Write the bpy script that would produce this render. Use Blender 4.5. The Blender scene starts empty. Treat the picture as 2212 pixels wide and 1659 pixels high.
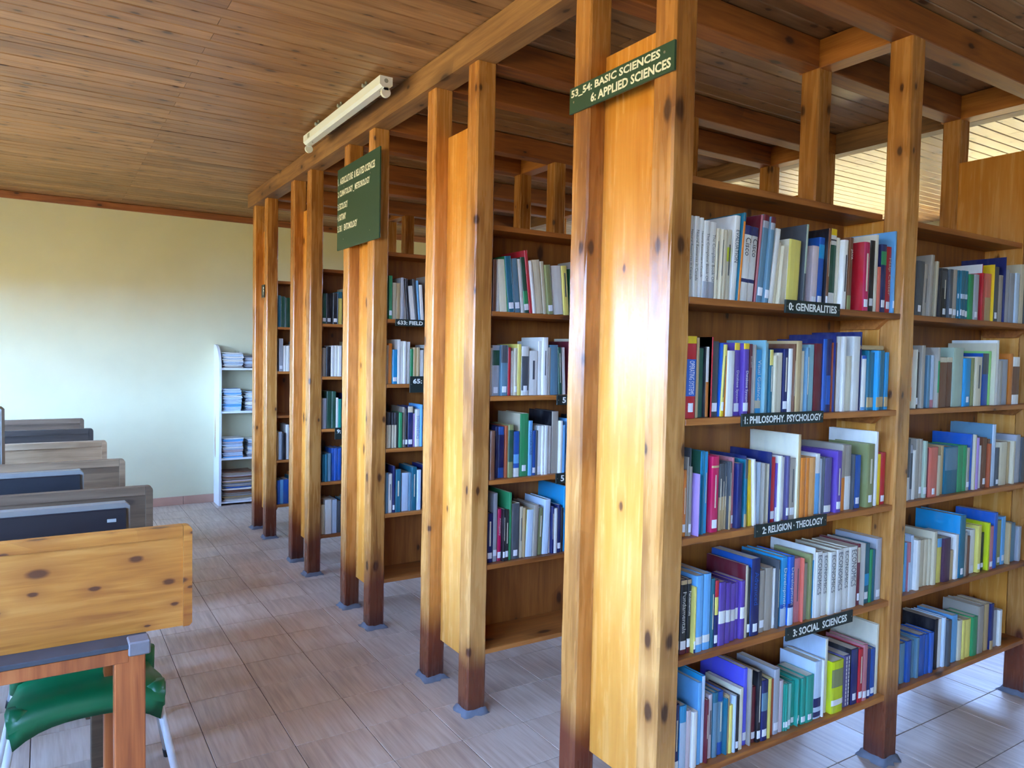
import bpy, bmesh, math, random
from mathutils import Vector, Matrix

random.seed(11)
SC = bpy.context.scene
COL = SC.collection

# ------------------------------------------------------------------ camera
def set_camera():
    yaw, pitch, roll = 0.5666, -0.0414, 0.0199
    fpx = 1591.9
    f = Vector((math.sin(yaw)*math.cos(pitch), math.cos(yaw)*math.cos(pitch), math.sin(pitch)))
    r = Vector((math.cos(yaw), -math.sin(yaw), 0)); u = r.cross(f)
    r2 = r*math.cos(roll) + u*math.sin(roll); u2 = u*math.cos(roll) - r*math.sin(roll)
    cam = bpy.data.cameras.new('camera'); ob = bpy.data.objects.new('camera', cam); COL.objects.link(ob)
    cam.sensor_width = 36.0; cam.lens = fpx/2212*36.0; cam.clip_start = 0.05
    m = Matrix.Identity(4)
    for i in range(3):
        m[i][0] = r2[i]; m[i][1] = u2[i]; m[i][2] = -f[i]
    m.translation = Vector((-1.4649, 0.0, 1.5)); ob.matrix_world = m
    SC.camera = ob
set_camera()

# ------------------------------------------------------------------ colour management, sky, daylight
SC.view_settings.view_transform = 'Standard'; SC.view_settings.look = 'None'
SC.view_settings.gamma = 1.0; SC.view_settings.use_curve_mapping = False
SC.view_settings.exposure = 0.95
cy = SC.cycles
cy.max_bounces = 4; cy.diffuse_bounces = 4; cy.glossy_bounces = 2; cy.transmission_bounces = 2; cy.transparent_max_bounces = 4
cy.caustics_reflective = False; cy.caustics_refractive = False
cy.use_denoising = True; cy.sample_clamp_indirect = 6.0
cy.use_adaptive_sampling = True; cy.adaptive_threshold = 0.2; cy.adaptive_min_samples = 12

SKY_TOP = (0.20, 0.40, 1.0); SKY_LOW = (0.36, 0.58, 1.0); GROUND = (0.62, 0.52, 0.26)
SKY_E, GROUND_E = 30.0, 8.0
def set_world():
    w = bpy.data.worlds.new('daylight'); SC.world = w; w.use_nodes = True
    nt = w.node_tree; nt.nodes.clear()
    out = nt.nodes.new('ShaderNodeOutputWorld'); bg = nt.nodes.new('ShaderNodeBackground')
    tc = nt.nodes.new('ShaderNodeTexCoord'); sep = nt.nodes.new('ShaderNodeSeparateXYZ')
    ramp = nt.nodes.new('ShaderNodeValToRGB'); mp = nt.nodes.new('ShaderNodeMapRange')
    mp.inputs['From Min'].default_value = -1; mp.inputs['From Max'].default_value = 1
    e = ramp.color_ramp.elements
    g = tuple(c*GROUND_E/8 for c in GROUND)
    e[0].position = 0.0; e[0].color = (*g, 1)
    e[1].position = 1.0; e[1].color = (*[c*SKY_E/8 for c in SKY_TOP], 1)
    for pos, c in ((0.495, g), (0.505, [c*SKY_E/8 for c in SKY_LOW])):
        n = e.new(pos); n.color = (*c, 1)
    nt.links.new(tc.outputs['Generated'], sep.inputs[0]); nt.links.new(sep.outputs['Z'], mp.inputs['Value'])
    nt.links.new(mp.outputs[0], ramp.inputs[0]); nt.links.new(ramp.outputs[0], bg.inputs['Color'])
    bg.inputs['Strength'].default_value = 8.0
    nt.links.new(bg.outputs[0], out.inputs[0])
    w.cycles.sampling_method = 'MANUAL'; w.cycles.sample_map_resolution = 256
set_world()

# room
XL, XR, YB, YF, ZC = -3.2, 5.4, -3.2, 7.56, 2.78
WIN_L = [(-2.6, -0.6, 1.35, 2.3), (-0.4, 1.5, 1.35, 2.3), (1.8, 3.5, 0.85, 2.12), (3.8, 5.4, 0.85, 2.12), (5.6, 6.75, 0.85, 2.12)]
WIN_R = [(1.9, 3.6, 1.7, 2.55), (3.9, 5.4, 1.7, 2.55), (5.8, 7.2, 1.7, 2.55)]
def portals():
    for side, wins in (('l', WIN_L), ('r', WIN_R)):
        for a, b, z0, z1 in wins:
            la = bpy.data.lights.new('window_daylight_portal', 'AREA'); la.shape = 'RECTANGLE'
            la.size = z1-z0; la.size_y = b-a
            la.cycles.is_portal = True
            o = bpy.data.objects.new('window_daylight_portal', la); COL.objects.link(o)
            o.location = (XL-0.02 if side == 'l' else XR+0.02, (a+b)/2, (z0+z1)/2)
            o.rotation_euler = (0, math.radians(-90 if side == 'l' else 90), 0)
portals()

# ------------------------------------------------------------------ materials
def lin(rgb):
    return tuple((c/255/12.92 if c/255 <= 0.04045 else ((c/255+0.055)/1.055)**2.4) for c in rgb)
class NT:
    def __init__(s, name):
        s.m = bpy.data.materials.new(name); s.m.use_nodes = True
        s.t = s.m.node_tree; s.b = s.t.nodes['Principled BSDF']
    def n(s, typ, **kw):
        o = s.t.nodes.new(typ)
        for k, v in kw.items(): setattr(o, k, v)
        return o
    def l(s, a, b): s.t.links.new(a, b)
    def math(s, op, a, b=None, c=None, clamp=False):
        o = s.n('ShaderNodeMath', operation=op); o.use_clamp = clamp
        for i, v in enumerate((a, b, c)):
            if v is None: continue
            if isinstance(v, (int, float)): o.inputs[i].default_value = v
            else: s.l(v, o.inputs[i])
        return o.outputs[0]
    def ramp(s, fac, stops):
        o = s.n('ShaderNodeValToRGB'); e = o.color_ramp.elements
        while len(e) < len(stops): e.new(0.5)
        for el, (p, c) in zip(e, stops): el.position = p; el.color = (*c, 1) if len(c) == 3 else c
        s.l(fac, o.inputs[0]); return o.outputs[0]
    def mix(s, fac, a, b, blend='MIX'):
        o = s.n('ShaderNodeMix', data_type='RGBA', blend_type=blend)
        for i, v in ((0, fac), (6, a), (7, b)):
            if isinstance(v, (int, float)): o.inputs[i].default_value = v
            elif isinstance(v, tuple): o.inputs[i].default_value = (*v, 1)
            else: s.l(v, o.inputs[i])
        return o.outputs[2]
    def coords(s, rand=True):
        tc = s.n('ShaderNodeTexCoord')
        if not rand: return tc.outputs['Object']
        oi = s.n('ShaderNodeObjectInfo'); mul = s.n('ShaderNodeVectorMath', operation='MULTIPLY_ADD')
        cx = s.n('ShaderNodeCombineXYZ')
        for i in range(3): s.l(oi.outputs['Random'], cx.inputs[i])
        s.l(cx.outputs[0], mul.inputs[0]); mul.inputs[1].default_value = (37.1, 53.7, 71.3)
        s.l(tc.outputs['Object'], mul.inputs[2]); s.oi = oi
        return mul.outputs[0]
    def scale(s, v, sc):
        o = s.n('ShaderNodeVectorMath', operation='MULTIPLY'); s.l(v, o.inputs[0]); o.inputs[1].default_value = sc
        return o.outputs[0]
    def noise(s, v, scale, detail=4, rough=0.55, dist=0.0):
        o = s.n('ShaderNodeTexNoise'); s.l(v, o.inputs['Vector'])
        o.inputs['Scale'].default_value = scale; o.inputs['Detail'].default_value = detail
        o.inputs['Roughness'].default_value = rough; o.inputs['Distortion'].default_value = dist
        return o.outputs['Fac']
    def bump(s, h, strength=0.2, dist=0.002):
        o = s.n('ShaderNodeBump'); o.inputs['Strength'].default_value = strength; o.inputs['Distance'].default_value = dist
        s.l(h, o.inputs['Height']); s.l(o.outputs[0], s.b.inputs['Normal'])

MAT = {}
def wood(name, light, mid, dark, knot, axis='Z', rough=0.38, knots=0.55, knot_scale=3.2, foot=None, coat=0.0, varval=0.16, blotch=None):
    s = NT(name); v = s.coords()
    i = 'XYZ'.index(axis)
    sg = [14.0]*3; sg[i] = 0.9
    sp = [2.6]*3; sp[i] = 0.7
    sk = [1.0]*3; sk[i] = 0.42
    g = s.noise(s.scale(v, tuple(sg)), 3.2, 3, 0.62, 0.4)
    pz = s.noise(s.scale(v, tuple(sp)), 1.5, 1.5, 0.5, 0)
    f = s.math('ADD', s.math('MULTIPLY', g, 0.55), s.math('MULTIPLY', pz, 0.5))
    col = s.ramp(f, [(0.34, lin(dark)), (0.5, lin(mid)), (0.68, lin(light))])
    if blotch:
        bz = s.noise(s.scale(v, tuple(sk)), 4.5, 2, 0.6, 0.5)
        col = s.mix(s.math('MULTIPLY', s.ramp(bz, [(0.54, (0, 0, 0)), (0.72, (1, 1, 1))]), 0.6), col, lin(blotch))
    if knots > 0:
        sx = s.n('ShaderNodeSeparateXYZ'); s.l(v, sx.inputs[0]); oth = [q for q in range(3) if q != i]
        cx = s.n('ShaderNodeCombineXYZ'); s.l(s.math('MULTIPLY', sx.outputs[i], 0.5), cx.inputs[0])
        s.l(s.math('ADD', sx.outputs[oth[0]], sx.outputs[oth[1]]), cx.inputs[1])
        vo = s.n('ShaderNodeTexVoronoi', voronoi_dimensions='2D'); s.l(cx.outputs[0], vo.inputs['Vector']); vo.inputs['Scale'].default_value = knot_scale
        wob = s.math('ADD', vo.outputs['Distance'], s.math('MULTIPLY', s.math('SUBTRACT', g, 0.5), 0.12))
        sepc = s.n('ShaderNodeSeparateColor'); s.l(vo.outputs['Color'], sepc.inputs[0])
        pick = s.math('GREATER_THAN', sepc.outputs[0], 1-knots)
        wob = s.math('MULTIPLY', wob, s.math('MULTIPLY_ADD', sepc.outputs[1], 1.3, 0.45))
        halo = s.math('MULTIPLY', s.ramp(wob, [(0.05, (1, 1, 1)), (0.30, (0, 0, 0))]), pick)
        core = s.math('MULTIPLY', s.ramp(wob, [(0.045, (1, 1, 1)), (0.085, (0, 0, 0))]), pick)
        col = s.mix(s.math('MULTIPLY', halo, 0.6), col, lin(dark)); col = s.mix(s.math('MULTIPLY', core, 0.85), col, lin(knot))
    val = s.math('MULTIPLY_ADD', s.oi.outputs['Random'], varval*2, 1-varval)
    hs = s.n('ShaderNodeHueSaturation'); s.l(val, hs.inputs['Value']); s.l(col, hs.inputs['Color']); col = hs.outputs[0]
    if foot:
        tc = s.n('ShaderNodeTexCoord'); sp2 = s.n('ShaderNodeSeparateXYZ'); s.l(tc.outputs['Object'], sp2.inputs[0])
        h = s.math('MULTIPLY_ADD', s.math('SUBTRACT', pz, 0.5), 0.22, sp2.outputs['Z'])
        col = s.mix(s.math('MULTIPLY', s.ramp(h, [(0.22, (1, 1, 1)), (0.34, (0, 0, 0))]), 0.88), col, lin(foot))
        col = s.mix(s.math('MULTIPLY', s.ramp(h, [(0.03, (1, 1, 1)), (0.10, (0, 0, 0))]), 0.6), col, lin((62, 34, 36)))
    s.l(col, s.b.inputs['Base Color'])
    s.l(s.math('MULTIPLY_ADD', g, 0.2, rough-0.1), s.b.inputs['Roughness'])
    if coat < 0: s.b.inputs['Coat Weight'].default_value = coat; s.b.inputs['Coat Roughness'].default_value = 0.22
    MAT[name] = s.m; return s.m
wood('pine_post', (206, 150, 84), (176, 118, 56), (130, 78, 36), (56, 32, 24), 'Z', 0.27, 0.5, 7.0, foot=(98, 38, 28), varval=0.12, blotch=(112, 68, 42))
wood('pine_panel', (224, 164, 86), (208, 140, 56), (190, 118, 42), (84, 46, 28), 'Z', 0.26, 0.35, 5.0, varval=0.05)
wood('pine_back', (170, 106, 46), (146, 84, 34), (108, 58, 24), (52, 26, 16), 'Z', 0.5, 0.6, 7.0, varval=0.08)
wood('pine_shelf', (190, 122, 58), (160, 94, 40), (112, 60, 26), (60, 32, 20), 'X', 0.40, 0.4, 6.0)
wood('pine_beam', (168, 126, 80), (136, 96, 58), (92, 62, 38), (54, 36, 26), 'Y', 0.55, 0.6, 7.0, varval=0.05, blotch=(92, 70, 54))
wood('pine_crossbeam', (166, 98, 42), (138, 76, 28), (96, 48, 18), (48, 24, 16), 'X', 0.62, 0.4, 6.0)
wood('pine_tie', (186, 120, 52), (160, 96, 36), (116, 62, 22), (58, 28, 16), 'Y', 0.5, 0.4, 6.0)
wood('ceiling_pine', (172, 134, 94), (146, 108, 72), (110, 78, 50), (58, 38, 28), 'X', 0.38, 0.6, 11.0, varval=0.17)
wood('desk_pine', (204, 142, 68), (182, 116, 44), (146, 82, 30), (74, 38, 26), 'X', 0.36, 0.85, 12.0, varval=0.02)
wood('desk_leg_pine', (196, 118, 62), (170, 92, 44), (128, 62, 30), (60, 30, 22), 'Z', 0.4, 0.5, 4.5, varval=0.05)
wood('desk_mid', (140, 116, 88), (116, 94, 70), (86, 68, 50), (54, 40, 32), 'X', 0.5, 0.3, 6.0, varval=0.04)
wood('desk_brown', (110, 90, 70), (90, 72, 54), (66, 52, 40), (54, 40, 32), 'X', 0.5, 0.3, 4.0, varval=0.04)
wood('desk_dark', (60, 52, 46), (48, 42, 37), (36, 31, 28), (34, 28, 26), 'X', 0.5, 0.2, 4.0, varval=0.04)
wood('desk_tan', (190, 164, 130), (160, 134, 102), (122, 100, 76), (74, 58, 46), 'X', 0.5, 0.3, 4.0, varval=0.04, blotch=(204, 184, 152))
wood('cornice_wood', (156, 96, 54), (130, 76, 40), (96, 54, 28), (54, 30, 20), 'X', 0.5, 0.6, 8.0)

def paint(name, rgb, rough=0.5, var=0.0, noise=0.04, scale=9.0, bump=0.0, spec=0.5, metal=0.0):
    s = NT(name); v = s.coords()
    n1 = s.noise(v, scale, 2, 0.6)
    col = s.mix(s.math('MULTIPLY', s.ramp(n1, [(0.35, (0, 0, 0)), (0.7, (1, 1, 1))]), min(1, noise*6)), lin(rgb), tuple(c*0.72 for c in lin(rgb)))
    if var:
        hs = s.n('ShaderNodeHueSaturation'); s.l(s.math('MULTIPLY_ADD', s.oi.outputs['Random'], var*2, 1-var), hs.inputs['Value']); s.l(col, hs.inputs['Color']); col = hs.outputs[0]
    s.l(col, s.b.inputs['Base Color']); s.b.inputs['Roughness'].default_value = rough
    s.b.inputs['Specular IOR Level'].default_value = spec; s.b.inputs['Metallic'].default_value = metal
    MAT[name] = s.m; return s.m
paint('wall_paint', (212, 208, 172), 0.6, 0, 0.03, 3.0, 0.05)
paint('wall_white', (222, 214, 176), 0.7, 0, 0.03, 3.0)
paint('groove_dark', (46, 28, 18), 0.9)
paint('grout', (74, 58, 50), 0.9)
paint('baseboard_tile', (196, 152, 130), 0.4, 0.06, 0.08, 6.0)
paint('mortar', (112, 118, 130), 0.85, 0.08, 0.1, 30.0, 0.5)
paint('sign_green', (40, 74, 58), 0.45, 0, 0.03, 14.0)
paint('sign_black', (26, 40, 36), 0.45, 0, 0.03, 14.0)
paint('sign_letter', (232, 236, 224), 0.5, 0, 0.02)
paint('nail', (150, 150, 140), 0.4, metal=0.8)
paint('lamp_white', (226, 234, 236), 0.35, 0, 0.02, 4.0)
paint('lamp_grey', (150, 158, 156), 0.4)
paint('dark_mark', (46, 50, 50), 0.6)
paint('rack_white', (222, 228, 232), 0.4, 0, 0.02, 4.0)
paint('rack_core', (176, 120, 78), 0.7, 0, 0.08, 20.0)
paint('desk_grey', (66, 70, 76), 0.5, 0, 0.12, 14.0)
paint('tape_grey', (122, 118, 120), 0.6, 0, 0.08, 30.0)
paint('chair_green', (10, 112, 68), 0.38, 0.03, 0.03, 5.0)
paint('chair_tube', (206, 210, 214), 0.3, 0, 0.02)
paint('rubber_black', (24, 24, 26), 0.7)
paint('monitor_black', (18, 22, 30), 0.45, 0, 0.03, 8.0)
paint('monitor_silver', (124, 126, 124), 0.35, 0, 0.02, 8.0, metal=0.2)
paint('window_frame', (196, 196, 190), 0.5)
paint('page_paper', (222, 212, 186), 0.8, 0.08, 0.05, 30.0)
paint('sticker_white', (228, 230, 232), 0.6, 0.04, 0.02)
def floor_material():
    s = NT('floor_tile'); v = s.coords()
    st = s.noise(s.scale(v, (26.0, 1.6, 8.0)), 2.2, 2, 0.6, 0)
    pz = s.noise(v, 3.0, 1.5, 0.5)
    col = s.ramp(s.math('ADD', s.math('MULTIPLY', st, 0.6), s.math('MULTIPLY', pz, 0.45)), [(0.36, lin((168, 146, 128))), (0.52, lin((190, 168, 148))), (0.68, lin((204, 186, 168)))])
    hs = s.n('ShaderNodeHueSaturation'); s.l(s.math('MULTIPLY_ADD', s.oi.outputs['Random'], 0.06, 0.97), hs.inputs['Value']); s.l(col, hs.inputs['Color'])
    s.l(hs.outputs[0], s.b.inputs['Base Color'])
    s.l(s.math('MULTIPLY_ADD', pz, 0.25, 0.34), s.b.inputs['Roughness'])
    MAT['floor_tile'] = s.m
floor_material()

# book colours: key -> (rgb, word)
BC = {'W': ((226, 224, 214), 'white'), 'I': ((222, 214, 186), 'ivory'), 'C': ((206, 194, 162), 'cream'), 'y': ((224, 208, 104), 'pale yellow'),
 'Y': ((232, 194, 30), 'yellow'), 'O': ((226, 132, 44), 'orange'), 'A': ((226, 162, 92), 'light orange'), 'R': ((188, 32, 44), 'red'), 'P': ((196, 22, 84), 'magenta'),
 'M': ((106, 30, 42), 'maroon'), 'k': ((196, 120, 126), 'rose'), 'a': ((214, 108, 88), 'salmon'), 'q': ((206, 188, 188), 'pinkish grey'), 'u': ((180, 146, 206), 'lavender'),
 'v': ((92, 86, 132), 'grey violet'), 'V': ((96, 66, 158), 'purple'), 'U': ((84, 84, 206), 'periwinkle'), 'i': ((82, 52, 74), 'plum'), 'N': ((26, 36, 92), 'navy'),
 'B': ((28, 88, 172), 'blue'), 'c': ((30, 146, 196), 'bright blue'), 'L': ((106, 174, 222), 'light blue'), 'w': ((190, 208, 224), 'pale blue'), 's': ((96, 134, 152), 'slate blue'),
 'T': ((28, 104, 124), 'teal'), 't': ((128, 172, 176), 'pale teal'), 'j': ((32, 150, 128), 'turquoise'), 'h': ((120, 200, 184), 'mint'), 'g': ((42, 142, 86), 'green'), 'F': ((142, 206, 110), 'light green'),
 'd': ((30, 78, 58), 'dark green'), 'z': ((168, 184, 160), 'sage'), 'o': ((136, 140, 88), 'olive'), 'l': ((196, 206, 24), 'lime'), 'n': ((188, 160, 112), 'tan'),
 'e': ((164, 154, 138), 'beige'), 'b': ((116, 74, 50), 'brown'), 'r': ((176, 84, 44), 'rust'), 'G': ((162, 164, 168), 'grey'), 'D': ((74, 78, 82), 'charcoal'), 'K': ((24, 24, 30), 'black')}
for k, (rgb, wd) in BC.items():
    s = NT('book_cover_' + wd.replace(' ', '_')); v = s.coords()
    n1 = s.noise(s.scale(v, (6, 6, 2.0)), 6.0, 2, 0.6)
    c0 = lin(rgb)
    worn = tuple(c*0.72+0.07 for c in c0)
    col = s.mix(s.math('MULTIPLY', s.ramp(n1, [(0.42, (0, 0, 0)), (0.72, (1, 1, 1))]), 0.5), c0, worn)
    hs = s.n('ShaderNodeHueSaturation'); s.l(s.math('MULTIPLY_ADD', s.oi.outputs['Random'], 0.22, 0.87), hs.inputs['Value']); s.l(col, hs.inputs['Color'])
    s.l(hs.outputs[0], s.b.inputs['Base Color']); s.l(s.math('MULTIPLY_ADD', n1, 0.3, 0.24), s.b.inputs['Roughness'])
    MAT['bk_'+k] = s.m

# ------------------------------------------------------------------ mesh helpers
def new_mesh(name, verts, faces, mats, midx=None, smooth=False):
    me = bpy.data.meshes.new(name); me.from_pydata(verts, [], faces)
    for m in mats: me.materials.append(MAT[m] if isinstance(m, str) else m)
    if midx: me.polygons.foreach_set('material_index', midx)
    if smooth: me.polygons.foreach_set('use_smooth', [True]*len(me.polygons))
    me.update(); return me
def link(name, me, parent=None, loc=(0, 0, 0), rot=None):
    o = bpy.data.objects.new(name, me); COL.objects.link(o); o.location = loc
    if rot: o.rotation_euler = rot
    if parent: o.parent = parent
    return o
def tag(o, label=None, cat=None, group=None, kind=None):
    if label: o['label'] = label
    if cat: o['category'] = cat
    if group: o['group'] = group
    if kind: o['kind'] = kind
    return o
def thing(name, label, cat, loc=(0, 0, 0), group=None, rotz=0):
    o = bpy.data.objects.new(name, None); COL.objects.link(o); o.location = loc; o.rotation_euler = (0, 0, rotz)
    o.empty_display_size = 0.1
    return tag(o, label, cat, group)
def cbox(sx, sy, sz, c=0.0):
    """chamfered box, centred in x and y, base at z=0"""
    a, b = sx/2, sy/2
    if c <= 0:
        v = [(x, y, z) for z in (0, sz) for x, y in ((-a, -b), (a, -b), (a, b), (-a, b))]
        f = [(3, 2, 1, 0), (4, 5, 6, 7), (0, 1, 5, 4), (1, 2, 6, 5), (2, 3, 7, 6), (3, 0, 4, 7)]
        return v, f
    c = min(c, sx*0.3, sy*0.3, sz*0.3)
    bm = bmesh.new(); bmesh.ops.create_cube(bm, size=1)
    for q in bm.verts: q.co = Vector((q.co.x*sx, q.co.y*sy, (q.co.z+0.5)*sz))
    bmesh.ops.bevel(bm, geom=bm.edges[:], offset=c, segments=1, affect='EDGES', profile=0.5)
    bm.verts.ensure_lookup_table(); bm.verts.index_update()
    v = [q.co[:] for q in bm.verts]; f = [tuple(q.index for q in fc.verts) for fc in bm.faces]
    bm.free(); return v, f
_cache = {}
def box_mesh(name, sx, sy, sz, mat, c=0.0):
    k = (name, round(sx, 4), round(sy, 4), round(sz, 4), mat, c)
    if k not in _cache:
        v, f = cbox(sx, sy, sz, c); _cache[k] = new_mesh(name, v, f, [mat])
    return _cache[k]
def box(name, x0, x1, y0, y1, z0, z1, mat, parent=None, c=0.0, origin=(0, 0, 0)):
    me = box_mesh(name, x1-x0, y1-y0, z1-z0, mat, c)
    return link(name, me, parent, ((x0+x1)/2-origin[0], (y0+y1)/2-origin[1], z0-origin[2]))
def multi_box(boxes):
    V, F = [], []
    for x0, x1, y0, y1, z0, z1 in boxes:
        n = len(V)
        V += [(x, y, z) for z in (z0, z1) for x, y in ((x0, y0), (x1, y0), (x1, y1), (x0, y1))]
        F += [tuple(n+i for i in q) for q in ((3, 2, 1, 0), (4, 5, 6, 7), (0, 1, 5, 4), (1, 2, 6, 5), (2, 3, 7, 6), (3, 0, 4, 7))]
    return V, F
def tube(p0, p1, r0, r1=None, n=12, cap=True):
    r1 = r0 if r1 is None else r1
    p0, p1 = Vector(p0), Vector(p1); d = (p1-p0).normalized()
    a = d.orthogonal().normalized(); b = d.cross(a)
    V = []; F = []
    for p, r in ((p0, r0), (p1, r1)):
        for i in range(n):
            t = 2*math.pi*i/n; V.append(tuple(p+a*math.cos(t)*r+b*math.sin(t)*r))
    for i in range(n): j = (i+1) % n; F.append((i, j, n+j, n+i))
    if cap: F.append(tuple(range(n-1, -1, -1))); F.append(tuple(range(n, 2*n)))
    return V, F
def merge(parts):
    V, F = [], []
    for v, f in parts:
        n = len(V); V += list(v); F += [tuple(n+i for i in q) for q in f]
    return V, F
def prism(poly, axis, t0, t1):
    """extrude a 2D polygon along axis ('x','y','z') from t0 to t1"""
    n = len(poly); V = []
    for t in (t0, t1):
        for a, b in poly:
            V.append({'x': (t, a, b), 'y': (a, t, b), 'z': (a, b, t)}[axis])
    F = [tuple(range(n)), tuple(range(2*n-1, n-1, -1))]
    for i in range(n): j = (i+1) % n; F.append((i, n+i, n+j, j))
    bm = bmesh.new(); vs = [bm.verts.new(q) for q in V]
    for f in F: bm.faces.new([vs[i] for i in f])
    bmesh.ops.recalc_face_normals(bm, faces=bm.faces[:]); bm.verts.index_update()
    V = [q.co[:] for q in bm.verts]; F = [tuple(q.index for q in fc.verts) for fc in bm.faces]; bm.free()
    return V, F

# ---- lettering: flat text meshes made before the scene fills up
_txt = {}
def text_geo(s, bold=0.0):
    k = (s, bold)
    if k not in _txt:
        cu = bpy.data.curves.new('lettering', 'FONT'); cu.body = s; cu.size = 1.0; cu.offset = bold; cu.resolution_u = 2
        o = bpy.data.objects.new('lettering', cu); COL.objects.link(o)
        dg = bpy.context.evaluated_depsgraph_get(); me = o.evaluated_get(dg).to_mesh()
        V = [tuple(v.co) for v in me.vertices]; F = [tuple(p.vertices) for p in me.polygons]
        o.evaluated_get(dg).to_mesh_clear(); bpy.data.objects.remove(o); bpy.data.curves.remove(cu)
        x0 = min(v[0] for v in V); x1 = max(v[0] for v in V); y0 = min(v[1] for v in V); y1 = max(v[1] for v in V)
        _txt[k] = ([((v[0]-x0)/(x1-x0), (v[1]-y0)/(y1-y0)) for v in V], F)
    return _txt[k]
def text_mesh(s, O, U, VV, bold, mat, name='lettering'):
    """text stretched into the parallelogram O + u*U + v*VV"""
    P, F = text_geo(s, bold); O, U, VV = Vector(O), Vector(U), Vector(VV)
    return new_mesh(name, [tuple(O+U*a+VV*b) for a, b in P], F, [mat])

# ------------------------------------------------------------------ the room
def structure(o): return tag(o, kind='structure')
def build_shell():
    # ceiling: dark backing with planks hung under it
    ceil = structure(link('ceiling', new_mesh('ceiling', *multi_box([(XL-0.2, XR+0.2, YB-0.2, YF+0.2, ZC+0.022, ZC+0.10)]), ['groove_dark'])))
    W = 0.0845; rows = int((YF-YB)/W)+1
    joints = [[-0.875, 1.72, 3.9], [-2.05, 0.55, 3.1], [-0.872, 1.70, 4.2], [0.62, 2.95]]
    stuffV, stuffF = [], []
    def plank_geo(L, gap):
        g = W-gap; h = 0.02; ch = 0.0035
        poly = [(-g/2, h), (-g/2, ch), (-g/2+ch, 0), (g/2-ch, 0), (g/2, ch), (g/2, h)]
        return prism(poly, 'x', -L/2, L/2)
    cache = {}
    for r in range(rows):
        y = YF-W/2-r*W
        ph = r % 4
        xs = [XL]+joints[ph]+[XR]
        if (r*7) % 5 == 3: xs = [XL, -0.2+((r*13) % 7)*0.3, 2.4, XR] if ph in (1, 3) else xs
        dz = random.uniform(-0.0012, 0.0012); gap = random.choice((0.0018, 0.0025, 0.003, 0.0055))
        for a, b in zip(xs, xs[1:]):
            L = round(b-a-0.002, 3)
            if y > 1.25:
                if (L, gap) not in cache: cache[L, gap] = new_mesh('plank', *plank_geo(L, gap), ['ceiling_pine'])
                link('plank', cache[L, gap], ceil, ((a+b)/2, y, ZC+dz))
            else:
                v, f = plank_geo(L, gap); n = len(stuffV)
                stuffV.extend([(q[0]+(a+b)/2, q[1]+y, q[2]+ZC+dz) for q in v]); stuffF.extend([tuple(n+i for i in q) for q in f])
    tag(link('plank_field', new_mesh('plank_field', stuffV, stuffF, ['ceiling_pine']), ceil), kind='stuff')
    # floor
    fl = structure(link('floor', new_mesh('floor', *multi_box([(XL-0.2, XR+0.2, YB-0.2, YF+0.2, -0.12, -0.0025)]), ['grout'])))
    T = 0.282; x_ref, y_ref = -0.95, 3.01
    tm_v, tm_f = cbox(T-0.0028, T-0.0028, 0.006, 0.0012)
    tm = new_mesh('floor_tile', tm_v, tm_f, ['floor_tile'])
    cells = []
    i0, i1 = math.floor((XL-x_ref)/T), math.ceil((XR-x_ref)/T); j0, j1 = math.floor((YB-y_ref)/T), math.ceil((YF-y_ref)/T)
    cam = Vector((-1.465, 0)); fwd = Vector((math.sin(0.5666), math.cos(0.5666)))
    for i in range(i0, i1):
        for j in range(j0, j1):
            c = Vector((x_ref+(i+0.5)*T, y_ref+(j+0.5)*T))
            d = c-cam; ang = abs(math.atan2(d.x*fwd.y-d.y*fwd.x, d.dot(fwd)))
            vis = ang < 0.66 and d.dot(fwd) > 2.0 and not (c.x > 1.7 and c.y > 2.2)
            cells.append((0 if vis else 1, d.length, c))
    cells.sort(key=lambda t: t[:2])
    SV, SF = [], []
    for n, (_, _, c) in enumerate(cells):
        if n < 300: link('floor_tile', tm, fl, (c.x, c.y, -0.006+random.uniform(-0.0004, 0.0004)))
        else:
            k = len(SV); SV.extend([(q[0]+c.x, q[1]+c.y, q[2]-0.006) for q in tm_v]); SF.extend([tuple(k+i for i in q) for q in tm_f])
    tag(link('floor_tile_field', new_mesh('floor_tile_field', SV, SF, ['floor_tile']), fl), kind='stuff')
    # walls
    H = ZC+0.06
    structure(link('wall_far', new_mesh('wall_far', *multi_box([(XL-0.2, XR+0.2, YF, YF+0.18, -0.1, H)]), ['wall_paint'])))
    structure(link('wall_back', new_mesh('wall_back', *multi_box([(XL-0.2, XR+0.2, YB-0.18, YB, -0.1, H)]), ['wall_white'])))
    for nm, x0, x1, wins in (('wall_left', XL-0.18, XL, WIN_L), ('wall_right', XR, XR+0.18, WIN_R)):
        bx = []; prev = YB-0.18
        for a, b, z0, z1 in wins:
            bx += [(x0, x1, prev, a, -0.1, H), (x0, x1, a, b, -0.1, z0), (x0, x1, a, b, z1, H)]; prev = b
        bx.append((x0, x1, prev, YF+0.18, -0.1, H))
        structure(link(nm, new_mesh(nm, *multi_box(bx), ['wall_paint' if nm == 'wall_left' else 'wall_white'])))
    n = 1
    for x, wins in ((XL-0.09, WIN_L), (XR+0.09, WIN_R)):
        for a, b, z0, z1 in wins:
            t = structure(link('window_%d' % n, new_mesh('window_frame', *multi_box([
                (x-0.02, x+0.02, a, b, z0, z0+0.04), (x-0.02, x+0.02, a, b, z1-0.04, z1),
                (x-0.02, x+0.02, a, a+0.04, z0+0.04, z1-0.04), (x-0.02, x+0.02, b-0.04, b, z0+0.04, z1-0.04)]), ['window_frame'])))
            for k in (1, 2):
                yy = a+(b-a)*k/3
                link('mullion', box_mesh('mullion', 0.03, 0.03, z1-z0-0.08, 'window_frame'), t, (x, yy, z0+0.04))
            n += 1
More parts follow.
